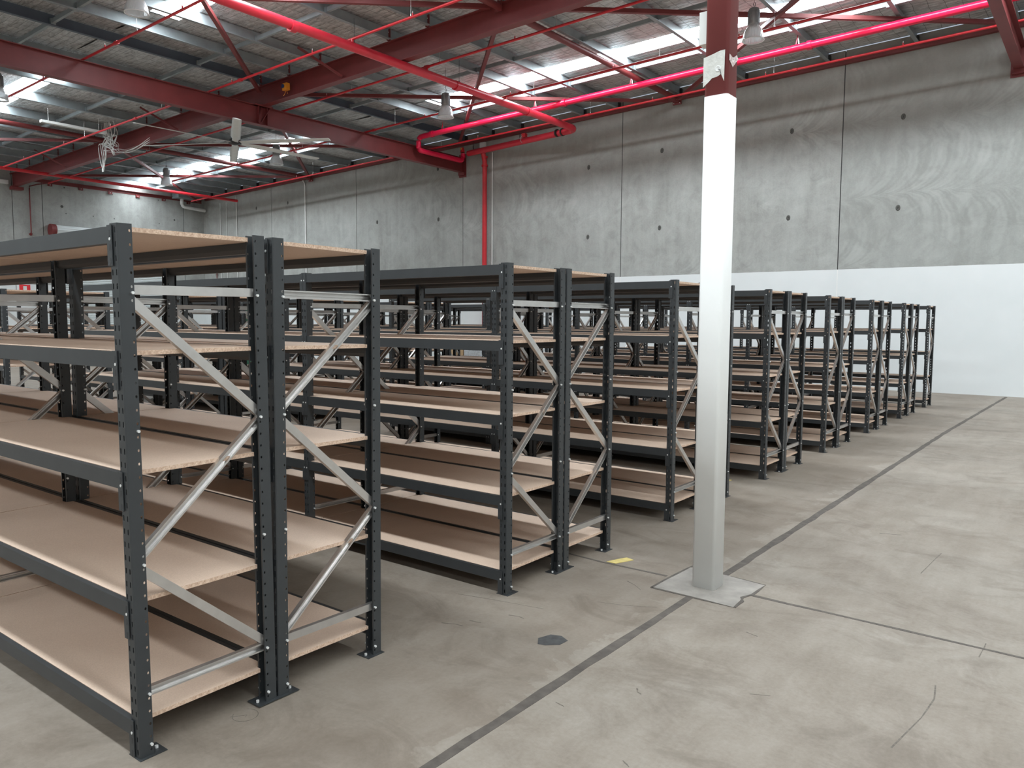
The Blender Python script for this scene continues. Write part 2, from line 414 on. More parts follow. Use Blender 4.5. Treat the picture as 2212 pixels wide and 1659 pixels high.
# floor joints, column pad, patch
def strip(pts, wd, z, jit):
    b = MB(); L = []; R_ = []
    for i in range(len(pts) - 1):
        p = Vector(pts[i]); q = Vector(pts[i + 1]); d = (q - p); n = max(2, int(d.length / .17)); d.normalize(); nn = Vector((-d.y, d.x))
        for j in range(n + (i == len(pts) - 2)):
            c = p.lerp(q, j / n); L.append(c + nn * (wd / 2 + random.uniform(-jit, jit))); R_.append(c - nn * (wd / 2 + random.uniform(-jit, jit)))
    n = len(L); vs = [(v.x, v.y, z) for v in L] + [(v.x, v.y, z) for v in R_] + [(v.x, v.y, 0) for v in L] + [(v.x, v.y, 0) for v in R_]
    b.add(vs, [(i, n + i, n + i + 1, i + 1) for i in range(n - 1)] + [(i, i + 1, 2 * n + i + 1, 2 * n + i) for i in range(n - 1)] + [(n + i + 1, n + i, 3 * n + i, 3 * n + i + 1) for i in range(n - 1)])
    return b
struct(strip([(.89, -8), (.885, 2.93)], .052, .0016, .005).obj('trim_1', M_JOINT))
struct(strip([(.885, 3.45), (.90, 12), (1.02, 19.3)], .058, .0016, .006).obj('trim_2', M_JOINT))
struct(strip([(-8, 3.22), (-.35, 3.22), (.115, 3.19), (.60, 3.20)], .022, .0016, .004).obj('trim_3', M_JOINT))
struct(strip([(1.17, 3.19), (1.8, 3.18), (2.56, 3.16), (9, 3.1)], .026, .0016, .005).obj('trim_4', M_JOINT))
pad = [(.62, 2.935), (1.165, 2.925), (1.16, 3.05), (1.135, 3.11), (1.165, 3.20), (1.17, 3.42), (.93, 3.45), (.64, 3.46)]
b = MB(); b.poly(pad, 0, .0022); pd = struct(b.obj('trim_5', M_PAD))
ob = strip(pad[:6] + [pad[5]], .018, .0026, .004).obj('pad_joint', M_JOINT, pd)
ob = strip([pad[5], pad[6]], .008, .0026, .002).obj('pad_joint', M_JOINT, pd)
ob = strip([(.66, 3.62), pad[7], pad[0]], .018, .0026, .004).obj('pad_joint', M_JOINT, pd)
pp = [(.52, 1.86), (.56, 1.80), (.60, 1.81), (.655, 1.86), (.66, 1.93), (.60, 1.96), (.545, 1.94)]
b = MB(); b.poly(pp, 0, .0015); struct(b.obj('trim_6', M_PATCHD))
# baseboard-less wall, so only the yellow tape scrap lies here
b = MB(); pts = [(.135, 3.21), (.205, 3.215), (.265, 3.36), (.20, 3.38), (.165, 3.30)]; b.poly(pts, .0005, .004)
tag(b.obj('tape_scrap', M_YEL), 'torn scrap of yellow tape lying on the floor joint left of the column', 'tape')
b = MB(); b.poly([(-.36, 6.35), (-.28, 6.33), (-.26, 6.45), (-.34, 6.46)], .0005, .004)
tag(b.obj('tape_scrap', M_YEL), 'small yellow scrap on the dark floor under the fourth shelving row', 'tape')
FL = bpy.data.objects['floor']
M_SCUFF = paint('scuff', (.135, .115, .095), .7, .4, scale=60)
b = MB(); b.tube([(.016 + .052 * math.cos(i * PI / 12 - 2.6), .449 + .052 * math.sin(i * PI / 12 - 2.6), .0004) for i in range(20)], .0011, 4); b.tube([(-.02, .40, .0004), (.02, .455, .0004), (.03, .44, .0004)], .001, 4)
b.obj('pencil_circle', M_SCUFF, FL)
SCUFFS = [([(1.198, 1.683), (1.215, 1.655), (1.24, 1.644)], .006), ([(1.436, 1.131), (1.46, 1.12), (1.475, 1.107)], .006), ([(2.265, 2.562), (2.284, 2.41), (2.269, 2.193), (2.221, 1.86)], .005),
          ([(.485, 2.511), (.64, 2.56), (.807, 2.652)], .003), ([(2.383, 3.033), (2.385, 3.12), (2.389, 3.251)], .006), ([(.442, 2.951), (.52, 2.91), (.594, 2.852)], .005),
          ([(.079, 1.825), (.12, 1.83), (.151, 1.839)], .008), ([(-.02, 1.70), (.05, 1.735), (.10, 1.74)], .006), ([(.20, 2.02), (.26, 2.04), (.30, 2.03)], .005), ([(-.25, 2.10), (0, 2.16), (.30, 2.22)], .003),
          ([(1.35, 2.62), (1.42, 2.60)], .005), ([(1.62, 1.95), (1.70, 1.99)], .004), ([(.98, 1.35), (1.03, 1.34)], .006), ([(1.9, 4.3), (1.93, 4.9)], .006), ([(1.45, 5.2), (1.6, 5.25)], .008)]
for pts, wd in SCUFFS:
    strip(pts, wd, .0006, wd * .35).obj('scuff_mark', M_SCUFF, FL)

# ------------------------------------------------------------------ shelving
L = 1.871; PW = .057; PD = .054; D = .610; HT = 2.0
LEV = [.142, .605, 1.093, 1.540, 1.990]
def post_mesh():
    """perforated upright: web faces -y, open towards +y, outer corner at x=0, y=0"""
    bm = bmesh.new()
    def P(kind, u, z):
        if kind == 'A': return (0, u, z)
        if kind == 'B': return (-PW, u, z)
        return (u, 0, z)
    def quad(ps): bm.faces.new([bm.verts.new(p) for p in ps])
    def cell(kind, u0, u1, z0, z1, uc, a, hb, flip):
        um = uc; zm = (z0 + z1) / 2
        bp = [(u1, zm), (u1, z1), (um, z1), (u0, z1), (u0, zm), (u0, z0), (um, z0), (u1, z0)]
        hp = [(uc + a * math.cos(i * PI / 4), zm + hb * math.sin(i * PI / 4)) for i in range(8)]
        if a * 1.5 < hb: hp = [(uc + a, zm), (uc + a, zm + hb * .8), (uc, zm + hb), (uc - a, zm + hb * .8), (uc - a, zm), (uc - a, zm - hb * .8), (uc, zm - hb), (uc + a, zm - hb * .8)]
        for i in range(8):
            j = (i + 1) % 8; f = [P(kind, *bp[i]), P(kind, *bp[j]), P(kind, *hp[j]), P(kind, *hp[i])]
            quad(f)
    n = 40; st = HT / n; c = .004
    for i in range(n):
        z0, z1 = i * st, (i + 1) * st; zm = (z0 + z1) / 2
        for (za, zb) in ((z0, zm), (zm, z1)):
            for x in (0, -PW): quad([(x, c, za), (x, .036, za), (x, .036, zb), (x, c, zb)])
            quad([(0, c, za), (-c, 0, za), (-c, 0, zb), (0, c, zb)]); quad([(-PW, c, za), (-PW + c, 0, za), (-PW + c, 0, zb), (-PW, c, zb)])
            quad([(0, PD, za), (-.009, PD, za), (-.009, PD, zb), (0, PD, zb)]); quad([(-PW, PD, za), (-PW + .009, PD, za), (-PW + .009, PD, zb), (-PW, PD, zb)])
        cell('A', .036, PD, z0, z1, .0450, .0042, .0055, 0); cell('B', .036, PD, z0, z1, .0450, .0042, .0055, 0)
        cell('W', -PW / 2, -c, z0, z1, -.0145, .0038, .0115, 0); cell('W', -PW + c, -PW / 2, z0, z1, -.0425, .0038, .0115, 0)
    bmesh.ops.remove_doubles(bm, verts=bm.verts, dist=1e-5)
    bmesh.ops.recalc_face_normals(bm, faces=bm.faces)
    bmesh.ops.solidify(bm, geom=bm.faces[:], thickness=.0018)
    # bolts through the side walls
    for z in (1.753, 1.247, .743, .243, .045):
        for x in (.0, -PW):
            r = bmesh.ops.create_cone(bm, cap_ends=True, segments=8, radius1=.0055, radius2=.0055, depth=.010, matrix=Matrix.Translation((x + (.004 if x == 0 else -.004), .0450, z)) @ Matrix.Rotation(PI / 2, 4, 'Y'))
            for f in {f for v in r['verts'] for f in v.link_faces}: f.material_index = 1
    me = bpy.data.meshes.new('upright_post'); bm.to_mesh(me); bm.free()
    me.materials.append(M_RACK); me.materials.append(M_BOLT); return me
POST = post_mesh()
b = MB(); b.box(-.072, .015, -.006, .10, 0, .003); b.box(-PW + .003, -.003, .02, .024, .003, .055)
b.tube([(-.03, .08, .003), (-.03, .08, .012)], .007, 8, 1)
FOOT = b.mesh('foot_plate', [M_RACK, M_BOLT])
def channel(p0, p1, open_out):
    """lipped galvanised channel in the plane x = const; flat or open side facing +x"""
    b = MB(); a = .0175; d = .012; t = .0016
    prof = [(-a, -d), (a, -d), (a, d), (a - .006, d), (a - .006, d - t), (a - t, d - t), (a - t, -d + t), (.004, -d + t), (.004, -d + .007), (-.004, -d + .007), (-.004, -d + t), (-a + t, -d + t), (-a + t, d - t), (-a + .006, d - t), (-a + .006, d), (-a, d)]
    upv = (1, 0, 0) if open_out else (-1, 0, 0)
    b.sweep(prof, p0, p1, upv); me = b.mesh('brace', M_GALV); recalc(me); return me
xc = -PW / 2
BR = [('horizontal_brace', channel((xc, .012, 1.765), (xc, D - .012, 1.765), False)), ('diagonal_brace', channel((xc, .03, 1.745), (xc, D - .03, 1.257), False)),
      ('diagonal_brace', channel((xc, D - .03, 1.237), (xc, .03, .757), True)), ('diagonal_brace', channel((xc, .03, .733), (xc, D - .03, .257), False)),
      ('horizontal_brace', channel((xc, .012, .243), (xc, D - .012, .243), True))]
def beam_mesh():
    b = MB(); x0, x1 = -L + .0, -PW
    pr = [(-.003, 0), (.020, 0), (.020, -.016), (.042, -.016), (.042, -.044), (.030, -.060), (-.003, -.060)]
    # sweep along -x: side = d x up = (-1,0,0)x(0,0,1) = (0,1,0)
    b.sweep(pr, (x1, 0, 0), (x0, 0, 0)); me = b.mesh('beam', M_RACK); recalc(me); return me
BEAM = beam_mesh()
def conn_mesh():
    b = MB()   # hangs on the post at x in [-PW, -PW/2]; beam side goes to -PW-.006
    b.box(-PW - .006, -PW / 2 - .001, -.0065, -.0035, -.141, .004)
    for i in range(3):
        z = -.022 - i * .05
        b.box(-.0475, -.0375, -.0070, -.0064, z - .011, z + .008, 2); b.box(-.0475, -.0415, -.0070, -.0064, z - .016, z - .011, 2)
    b.tube([(-.0425, -.006, -.046), (-.0425, -.0079, -.046)], .0055, 8, 1)
    me = b.mesh('connector_plate', [M_RACK, M_BOLT, M_DARK]); return me
CONN = conn_mesh()
def mirror_x(me, name):
    m2 = me.copy(); m2.name = name; bm = bmesh.new(); bm.from_mesh(m2)
    for v in bm.verts: v.co.x = -v.co.x
    bmesh.ops.reverse_faces(bm, faces=bm.faces); bm.to_mesh(m2); bm.free(); return m2
CONNM = mirror_x(CONN, 'connector_plate')
def board_mesh():
    b = MB(); xa, xb = -.035, -L - .023; y0, y1 = .021, D - .021; px0, px1 = -PW - .003, -L + .003; c0, c1 = PD + .003, D - PD - .003
    pts = [(px0, y0), (px0, c0), (xa, c0), (xa, c1), (px0, c1), (px0, y1), (px1, y1), (px1, c1), (xb, c1), (xb, c0), (px1, c0), (px1, y0)]
    n = len(pts); z0, z1 = -.0155, .0015
    vs = [(x, y, z0) for x, y in pts] + [(x, y, z1) for x, y in pts]
    b.add(vs, [tuple(range(n)), tuple(range(n, 2 * n))[::-1]], 0)
    b.add(vs, [(i, (i + 1) % n, n + (i + 1) % n, n + i) for i in range(n)], 1)
    me = b.mesh('shelf_board', [M_BOARD, M_EDGE]); recalc(me); return me
BOARD = board_mesh()
def add_frame(root, x):
    for (y, rot) in ((0, 0), (D, PI)):
        p = link_mesh('upright_post', POST, root, (x if rot == 0 else x - PW, y, 0), (0, 0, rot) if rot else None)
        link_mesh('foot_plate', FOOT, p)
    for nm, me in BR: link_mesh(nm, me, root, (x, 0, 0))
def proto(kind):
    r = thing('shelving_bay', 'x', 'shelving')
    if kind in ('full', 'right'): add_frame(r, 0)
    if kind in ('full', 'left'): add_frame(r, -L)
    for z in LEV:
        bf = link_mesh('beam', BEAM, r, (0, 0, z)); link_mesh('connector_plate', CONN, bf); link_mesh('connector_plate', CONNM, bf, (-L - PW, 0, 0))
        br = link_mesh('beam', BEAM, r, (-L - PW, D, z), (0, 0, PI)); link_mesh('connector_plate', CONN, br); link_mesh('connector_plate', CONNM, br, (-L - PW, 0, 0))
        link_mesh('shelf_board', BOARD, r, (0, 0, z))
    return r
PROTO = {k: proto(k) for k in ('full', 'left', 'right')}
USED = set()
ROWS = [  # y of the near face, tilt, x shift, which side
    (.009, math.radians(.52), .0, 'near'), (.627, math.radians(.40), .0, 'far'),
    (2.256, 0, 0, 'near'), (2.884, 0, 0, 'far'), (4.485, 0, 0, 'near'), (5.113, 0, 0, 'far'), (6.69, 0, 0, 'near'), (7.318, 0, 0, 'far'),
    (8.85, 0, 0, 'near'), (9.478, 0, 0, 'far'), (11.11, 0, 0, 'near'), (11.738, 0, 0, 'far'), (13.385, 0, 0, 'near'), (14.013, 0, 0, 'far'), (15.665, 0, 0, 'single')]
RN = ['nearest', 'second', 'third', 'fourth', 'fifth', 'sixth', 'seventh']
BN = ['end', 'middle', 'third']
BN2 = ['end', 'middle', 'far']
for ri, (y0, tilt, xo, side) in enumerate(ROWS):
    for n in (0, 1, 2, 4, 5, 6):
        first = n in (0, 4); far = side == 'far'
        if ri < 2 and n > 2: continue
        key = 'full' if first else ('right' if far else 'left')
        src = PROTO[key]
        if key not in USED: o = src; USED.add(key)
        else: o = copy_tree(src)
        x = xo - n * L
        if far: o.location = (x - L - PW, y0 + D, 0); o.rotation_euler = (tilt, 0, PI)
        else: o.location = (x, y0, 0); o.rotation_euler = (tilt, 0, 0)
        if side == 'single':
            rowt = 'single row by the back wall'
        else:
            rowt = ('far side of %s double row' if far else 'near side of %s double row') % RN[ri // 2]
        if n < 3: pos = ['right-hand end bay', 'second bay from the right', 'third bay from the right'][n]
        else: pos = ['bay just past the left cross aisle', 'second bay past the cross aisle', 'third bay past the cross aisle'][n - 4]
        o['label'] = 'Black five-shelf bay, %s, %s' % (pos, rowt)
        o['group'] = 'shelving bays in parallel rows'

# ------------------------------------------------------------------ column
CX0, CX1, CY0, CY1 = .805, .957, 3.115, 3.270
def rsq(x0, x1, y0, y1, r, n=5):
    out = []
    for cx, cy, a0 in ((x1 - r, y0 + r, -PI / 2), (x1 - r, y1 - r, 0), (x0 + r, y1 - r, PI / 2), (x0 + r, y0 + r, PI)):
        for i in range(n + 1): a = a0 + i * PI / 2 / n; out.append((cx + r * math.cos(a), cy + r * math.sin(a)))
    return out
col = thing('steel_column', 'square steel column painted white below and dark red above, standing alone', 'column', (0, 0, 0))
b = MB(); b.poly(rsq(CX0, CX1, CY0, CY1, .022), .002, 3.0)
for i, f in enumerate(b.f):
    if len(f) == 4: b.sm[i] = True
b.obj('white_sleeve', M_COLW, col)['label'] = 'white painted lower part'
b = MB(); b.poly(rsq(CX0 + .002, CX1 - .002, CY0 + .002, CY1 - .002, .022), 3.0, 7.24)
for i, f in enumerate(b.f):
    if len(f) == 4: b.sm[i] = True
b.obj('upper_shaft', paint('column_oxide', (.24, .055, .058), .42, .08, scale=3), col)['label'] = 'dark red upper part'
# torn paper wrap around two faces
b = MB(); yy = CY0 - .002
top = [(CX0 - .001, 3.225), (.86, 3.24), (.905, 3.25), (.935, 3.25)]; bot = [(CX0 - .001, 3.055), (.845, 3.085), (.875, 3.105), (.915, 3.112), (.932, 3.082), (.940, 3.10)]
vs = [(x, yy, z) for x, z in top] + [(.955, CY0 + .01, 3.25)]
pts = [(CX0 - .001, yy, 3.225), (CX0 - .001, yy, 3.055), (.835, yy, 3.078), (.86, yy, 3.10), (.89, yy, 3.103), (.915, yy, 3.115), (.934, yy, 3.072), (.936, yy, 3.25), (.905, yy, 3.249), (.86, yy, 3.237)]
ft = [(x, y - .0025, z) for x, y, z in pts]; n = len(pts)
b.add(pts + ft, [tuple(range(n)), tuple(range(n, 2 * n))[::-1]] + [(i, (i + 1) % n, n + (i + 1) % n, n + i) for i in range(n)])
me = b.mesh('paper_wrap', paint('paper_wrap', (.60, .60, .56), .6, .12, scale=25, bump=.6)); recalc(me)
wr = tag(bpy.data.objects.new('paper_wrap', me), 'torn off-white paper wrap taped around the red part of the column', 'paper'); COL.objects.link(wr)
b = MB(); b.lathe([(0, 0), (.012, .001), (.016, .004), (.019, .0)], (0, 0, 0), 16); o = b.obj('round_tag', M_WHITE, wr, (.895, yy - .003, 3.148)); o.rotation_euler = (PI / 2, 0, 0)
b = MB(); b.tube([(.897, yy - .006, 3.145), (.91, yy - .008, 3.14), (.914, yy - .006, 3.12), (.915, yy - .004, 3.112)], .0016, 6); b.obj('wire', M_DARK, wr)
b = MB()
pts = [(CX1 + .001, CY0 + .01, 3.19), (CX1 + .001, CY0 + .06, 3.16), (CX1 + .001, CY0 + .14, 3.225), (CX1 + .001, CY0 + .12, 3.245), (CX1 + .001, CY0 + .06, 3.215), (CX1 + .001, CY0 + .01, 3.225)]
ft = [(x + .002, y, z) for x, y, z in pts]; n = len(pts)
b.add(pts + ft, [tuple(range(n)), tuple(range(n, 2 * n))[::-1]] + [(i, (i + 1) % n, n + (i + 1) % n, n + i) for i in range(n)])
me = b.mesh('tape', paint('clear_tape', (.55, .45, .42), .15, .3, scale=60, bump=.8)); recalc(me); link_mesh('tape', me, wr)
b = MB(); b.box(.742, CX0 - .006, CY0 + .06, CY0 + .14, 3.33, 3.52); b.box(.77, CX0, CY0 + .08, CY0 + .12, 3.40, 3.46)
tag(b.obj('sensor_box', M_WHITE), 'white plastic box fixed to the left side of the column near its top', 'box')

# ------------------------------------------------------------------ roof steel
def isec(w_, h, tf=.018, tw=.012):
    a = w_ / 2; c = tw / 2
    return [(-a, 0), (a, 0), (a, tf), (c, tf), (c, h - tf), (a, h - tf), (a, h), (-a, h), (-a, h - tf), (-c, h - tf), (-c, tf), (-a, tf)]
def girder(x, zb, label):
    t = thing('steel_girder', label, 'girder', (x, 0, 0))
    b = MB(); b.sweep(isec(.20, .49), (0, YF + .01, zb), (0, YW - .012, zb)); b.obj('i_beam', M_OXIDE, t)
    for y in (11.22, 11.48, 3.1, 3.3):
        b = MB(); b.box(-.098, .098, y - .006, y + .006, zb + .018, zb + .472); b.obj('stiffener', M_OXIDE, t)
    b = MB(); b.box(-.13, .13, YW - .10, YW - .001, zb - .10, zb + .0); b.box(-.16, .16, YW - .02, YW - .001, zb - .16, zb + .62); b.obj('wall_bracket', M_OXIDE, t)
    return t
g1 = girder(-15.37, 6.775, 'dark red steel girder crossing the upper left of the photo to the back wall')
g2 = girder(.90, 7.245, 'dark red steel girder cut off at the upper right corner, over the column')
# fly brace under the rafter at the crossing
b = MB(); b.bar((.02, 11.36, 6.99 + .26), (.13, 11.20, 6.80), .07, .012, (1, 0, 0)); b.bar((.10, 11.05, 7.262), (.10, 11.60, 7.262), .14, .03); b.bar((.10, 11.55, 7.26), (.10, 11.24, 6.80), .012, .09, (1, 0, 0))
b.obj('fly_brace', M_OXIDE, g1)
RZB = 7.71
t = thing('steel_rafter', 'dark red roof rafter running left to right across the middle of the ceiling', 'rafter', (0, 11.35, 0))
b = MB(); x0, x1 = XW + .02, XR - .02
b.sweep(isec(.20, .50), (x0, 0, zr(x0, RZB)), (x1, 0, zr(x1, RZB))); b.obj('i_beam', M_OXIDE, t)
for x in PX:
    b = MB(); z = zr(x, RZB + .5); b.box(x - .055, x + .055, -.14, -.122, z + .0, z + .245); b.box(x - .045, x - .035, -.14, .08, z, z + .235)
    b.tube([(x + .01, -.142, z + .17), (x + .01, -.15, z + .17)], .012, 6, 1)
    o = b.obj('purlin_cleat', [M_OXIDE, M_BOLT], t)
for x in (-19.4, -12.1, -26.9, -4.6):
    b = MB(); b.bar((x + .1, -.10, zr(x, RZB + .06)), (x - .45, -.95, zr(x, RZB + .62)), .05, .05); b.obj('fly_brace', M_OXIDE, t)
b = MB(); b.box(XW + .003, XW + .30, -.12, .28, zr(XW, RZB) - .12, zr(XW, RZB) - .005); b.obj('wall_bracket', M_OXIDE, t)
# purlins: Z sections towards the back wall
for i, x in enumerate(PX[:20]):
    zb = zr(x, RZB + .50) + .012
    blue = abs(x + 15.2) < .01
    t_ = .0035; h = Z0 - .030 - (RZB + .512); f = .085
    hh = h
    pr = [(-t_, 0), (f, 0), (f, .018), (f - t_, .018), (f - t_, t_), (t_, t_), (t_, hh), (-f, hh), (-f, hh - .018), (-f + t_, hh - .018), (-f + t_, hh - t_), (-t_, hh - t_)]
    b = MB(); b.sweep(pr, (x, -4.5, zb), (x, YW - .02, zb)); me = b.mesh('roof_purlin', M_PURLIND if blue else M_PURLIN); recalc(me)
    o = bpy.data.objects.new('roof_purlin', me); COL.objects.link(o)
    lab = 'blue-black roof purlin running above the upper left girder' if blue else 'grey roof purlin running to the back wall, %s from the left wall' % ORD[i + 1]
    tag(o, lab, 'purlin', 'grey roof purlins' if not blue else None)
    e = MB(); e.box(x - .05, x + .05, YW - .10, YW - .002, zb - .02, zb + .20); e.obj('end_cleat', M_DARK, o)
# bridging between purlins
for yb, nm in ((6.15, 'before the near skylight strip'), (9.45, 'just past the near skylight strip'), (14.25, 'before the far skylight strip'), (16.72, 'behind the far skylight strip')):
    for i in range(len(PX[:20]) - 1):
        a, c = PX[i] + .08, PX[i + 1] - .08
        za, zc = zr(a, RZB + .60), zr(c, RZB + .60)
        b = MB(); pr = [(-.03, -.045), (.03, -.045), (.03, .045), (.026, .045), (.026, -.041), (-.026, -.041), (-.026, .045), (-.03, .045)]
        b.sweep(pr, (a, yb, za), (c, yb, zc)); b.box(a - .07, a, yb - .05, yb + .05, za - .075, za + .05); b.box(c, c + .07, yb - .05, yb + .05, zc - .075, zc + .05)
        tag(b.obj('roof_bridging', M_PURLIN), 'bridging bar %s, %s gap from left wall' % (nm, ORD[i + 1]), 'bridging', 'bridging bars between purlins')
# wall angle on the back wall
def thingm(b, name, mats, label, cat, group=None, rc=False):
    me = b.mesh(name, mats)
    if rc: recalc(me)
    o = bpy.data.objects.new(name, me); COL.objects.link(o); return tag(o, label, cat, group)
b = MB(); x0, x1 = XW + .3, 12; z = 8.12
pr = [(-.065, 0), (.06, 0), (.06, .008), (-.057, .008), (-.057, .12), (-.065, .12)]
b.sweep([(.055, -.0), (.055, .125), (.047, .125), (.047, .009), (-.06, .009), (-.06, 0)][::-1], (x0, YW - .058, zr(x0, z)), (x1, YW - .058, zr(x1, z)))
b.sweep([(-.06, .0), (-.06, .10), (-.052, .10), (-.052, .0)], (x0, YW - .058, zr(x0, z)), (x1, YW - .058, zr(x1, z)))
wa = thingm(b, 'wall_angle', M_OXIDE, 'dark red steel angle along the top of the back wall', 'wall angle')
for x in (-23.5, -7.24):
    b = MB(); zz = zr(x, z); b.box(x - .13, x + .13, YW - .16, YW - .125, zz - .15, zz + .02)
    for dx in (-.09, .09): b.tube([(x + dx, YW - .165, zz - .11), (x + dx, YW - .175, zz - .11)], .014, 8, 1)
    b.obj('gusset_plate', [M_OXIDE, M_BOLT], wa)
b = MB(); z = zr(XW, 8.02); b.box(XW + .004, XW + .012, 11.6, YW - .1, z, z + .13); b.box(XW + .012, XW + .12, 11.6, YW - .1, z + .122, z + .13)
wa2 = thingm(b, 'wall_angle', M_OXIDE, 'dark red steel angle along the top of the left wall', 'wall angle')
for y in (12.7, 13.9, 15.1, 16.3, 17.5, 18.7):
    b = MB(); b.box(XW + .004, XW + .06, y - .08, y + .08, z - .10, z + .02); b.tube([(XW + .06, y, z - .05), (XW + .068, y, z - .05)], .018, 8, 1); b.obj('angle_cleat', [M_OXIDE, M_BOLT], wa2)
# roof bracing
BZ = 8.12
def bp(x, y, dz=0): return (x, y, zr(x, BZ) + dz)
def strut(x, ya, yb, lab):
    b = MB(); b.tube([bp(x, ya), bp(x, yb)], .07, 14)
    t = thingm(b, 'bracing_strut', M_OXIDE, lab, 'strut', 'round roof struts')
    for y, s_ in ((ya, 1), (yb, -1)):
        b = MB(); b.box(x - .09, x + .09, min(y, y + s_ * .02), max(y, y + s_ * .02), zr(x, BZ) - .10, zr(x, BZ) + .10); b.obj('end_plate', M_OXIDE, t)
strut(-7.24, 11.47, 19.25, 'round dark red strut from the rafter to the back wall, right of the girder')
strut(-7.24, 3.3, 11.23, 'round dark red strut cut off by the top edge, meeting the rafter')
strut(-23.5, 11.47, 19.25, 'round dark red strut from the rafter to the back wall, behind the ceiling fan')
strut(-23.5, 3.3, 11.23, 'round dark red strut at the left edge below the long girder')
def brace(p, q, lab, dz=0):
    b = MB(); P_, Q_ = Vector(bp(*p, dz)), Vector(bp(*q, dz)); d = (Q_ - P_).normalized()
    b.bar(P_ + d * .25, Q_ - d * .25, .085, .085); b.bar(P_ + d * .12, P_ + d * .3, .11, .012); b.bar(Q_ - d * .3, Q_ - d * .12, .11, .012)
    thingm(b, 'roof_brace', M_OXIDE, lab, 'brace', 'diagonal roof braces')
brace((-15.37, 11.35), (-7.24, 19.25), 'dark red diagonal roof brace, nearly level, from the beam crossing to the back wall', -.07)
brace((-7.24, 11.35), (-15.37, 19.25), 'steep dark red roof brace crossing under the big red pipe right of the lamp', .03)
brace((-7.24, 11.35), (.9, 19.25), 'long dark red roof brace passing behind the column to the upper right', .03)
brace((-7.24, 19.25), (.9, 11.35), 'dark red roof brace rising right of the column beside the lamp', -.07)
brace((-7.24, 11.35), (-15.37, 3.2), 'dark red roof brace at the top edge, above the middle of the rafter', .03)
brace((-15.37, 11.35), (-7.24, 3.2), 'dark red roof brace rising from the beam crossing to the top edge', -.07)
brace((-23.5, 11.35), (-31.6, 19.25), 'dark red roof brace behind the far left lamp', -.07)
brace((-15.37, 11.35), (-23.5, 19.25), 'dark red roof brace right of the ceiling fan running down to the back wall', .03)
brace((-23.5, 11.35), (-15.37, 19.25), 'dark red roof brace passing level behind the ceiling fan hub', -.07)
brace((-31.6, 11.35), (-23.5, 19.25), 'dark red roof brace low in the far left corner, above the left wall', .03)
brace((-23.5, 11.35), (-31.6, 3.2), 'dark red roof brace leaving the left edge above the sprinkler pipes', .03)

# ------------------------------------------------------------------ sprinkler pipes
def hanger(parent, x, y, z, top, mat=M_GALV):
    b = MB(); b.tube([(x, y, z + .03), (x, y, top)], .005, 6); b.tube([(x, y, z + .06), (x, y + .001, z + .02)], .012, 6); b.obj('pipe_hanger', mat, parent)
SPZ = 7.76
def branch(y, x0, x1, lab, hx, cx):
    b = MB(); b.tube([(x0, y, zr(x0, SPZ)), (x1, y, zr(x1, SPZ))], .027, 10)
    t = thingm(b, 'sprinkler_pipe', M_RED, lab, 'pipe', 'thin red sprinkler branch pipes')
    for x in hx: hanger(t, x, y, zr(x, SPZ), zr(x, RZB + .535))
    for x in cx:
        b = MB(); b.tube([(x - .06, y, zr(x, SPZ)), (x + .06, y, zr(x, SPZ))], .040, 12); b.obj('coupling', M_RED, t)
    k = x0 + 1.4
    while k < min(x1, 2):
        b = MB(); z = zr(k, SPZ); b.tube([(k, y, z + .02), (k, y, z + .07)], .014, 8); b.tube([(k, y, z + .07), (k, y, z + .11)], [.010, .005], 8, 1); b.obj('sprinkler_head', [M_RED, M_BOLT], t); k += 3.05
    return t
branch(6.83, -31, 8, 'thin red sprinkler pipe nearest the camera, crossing the upper left corner', [-13.0, -17.4, -21.5], [-13.85])
branch(9.83, -31, 8, 'thin red sprinkler pipe running just in front of the rafter', [-22.1, -17.6, -8.3], [-14.0, -10.3, -19.0])
branch(12.05, -30.2, 8, 'thin red sprinkler pipe just behind the rafter', [-12.6, -9.6, -6.4, -17.5, -22.5], [-10.0, -20.8])
branch(15.0, -26.5, 8, 'thin red sprinkler pipe running just in front of the far skylight strip', [-14.1, -9.1, -5.6, -3.0, -18.4], [-15.0, -9.5, -20.0])
branch(17.87, -30, 8, 'thin red sprinkler pipe along the back wall under the roof', [-14.9, -9.2, -4.0, -21.5], [-9.3, -3.5, -17.2])
def arc(c, r, a, bq, n=7):
    """quarter bend points: centre c, from direction vector a to direction vector b"""
    c = Vector(c); a = Vector(a); bq = Vector(bq)
    return [c + (a * math.cos(i * PI / 2 / n) + bq * math.sin(i * PI / 2 / n)) * r for i in range(n + 1)]
# mains
t = thing('sprinkler_main', 'big red sprinkler main from the top edge to an elbow by the back wall', 'pipe')
xm = -10.02; zm = 7.295; r = .096
b = MB(); pts = [(xm, -2, zm + .03), (xm, 10, zm + .02)] + [(xm, 18.13, zm)] + arc((xm - .31, 18.15, zm), .31, (1, 0, 0), (0, 1, 0)) + [(-14.95, 19.28, 7.35)]
b.tube(pts, r, 18); b.obj('pipe_run', M_MAIN, t)
for y in (8.35, 13.1, 16.0):
    b = MB(); b.tube([(xm, y - .06, zm), (xm, y + .06, zm)], r + .018, 18); b.obj('coupling', M_MAIN, t)
for x in (-10.55, -10.75):
    b = MB(); b.tube([(x - .02, 18.49, 7.302), (x + .02, 18.48, 7.302)], r + .02, 18); b.obj('coupling', M_DARK, t)
for y in (9.9, 13.2):
    hanger(t, xm, y, zm + .08, zr(xm, RZB + .5), M_DARK)
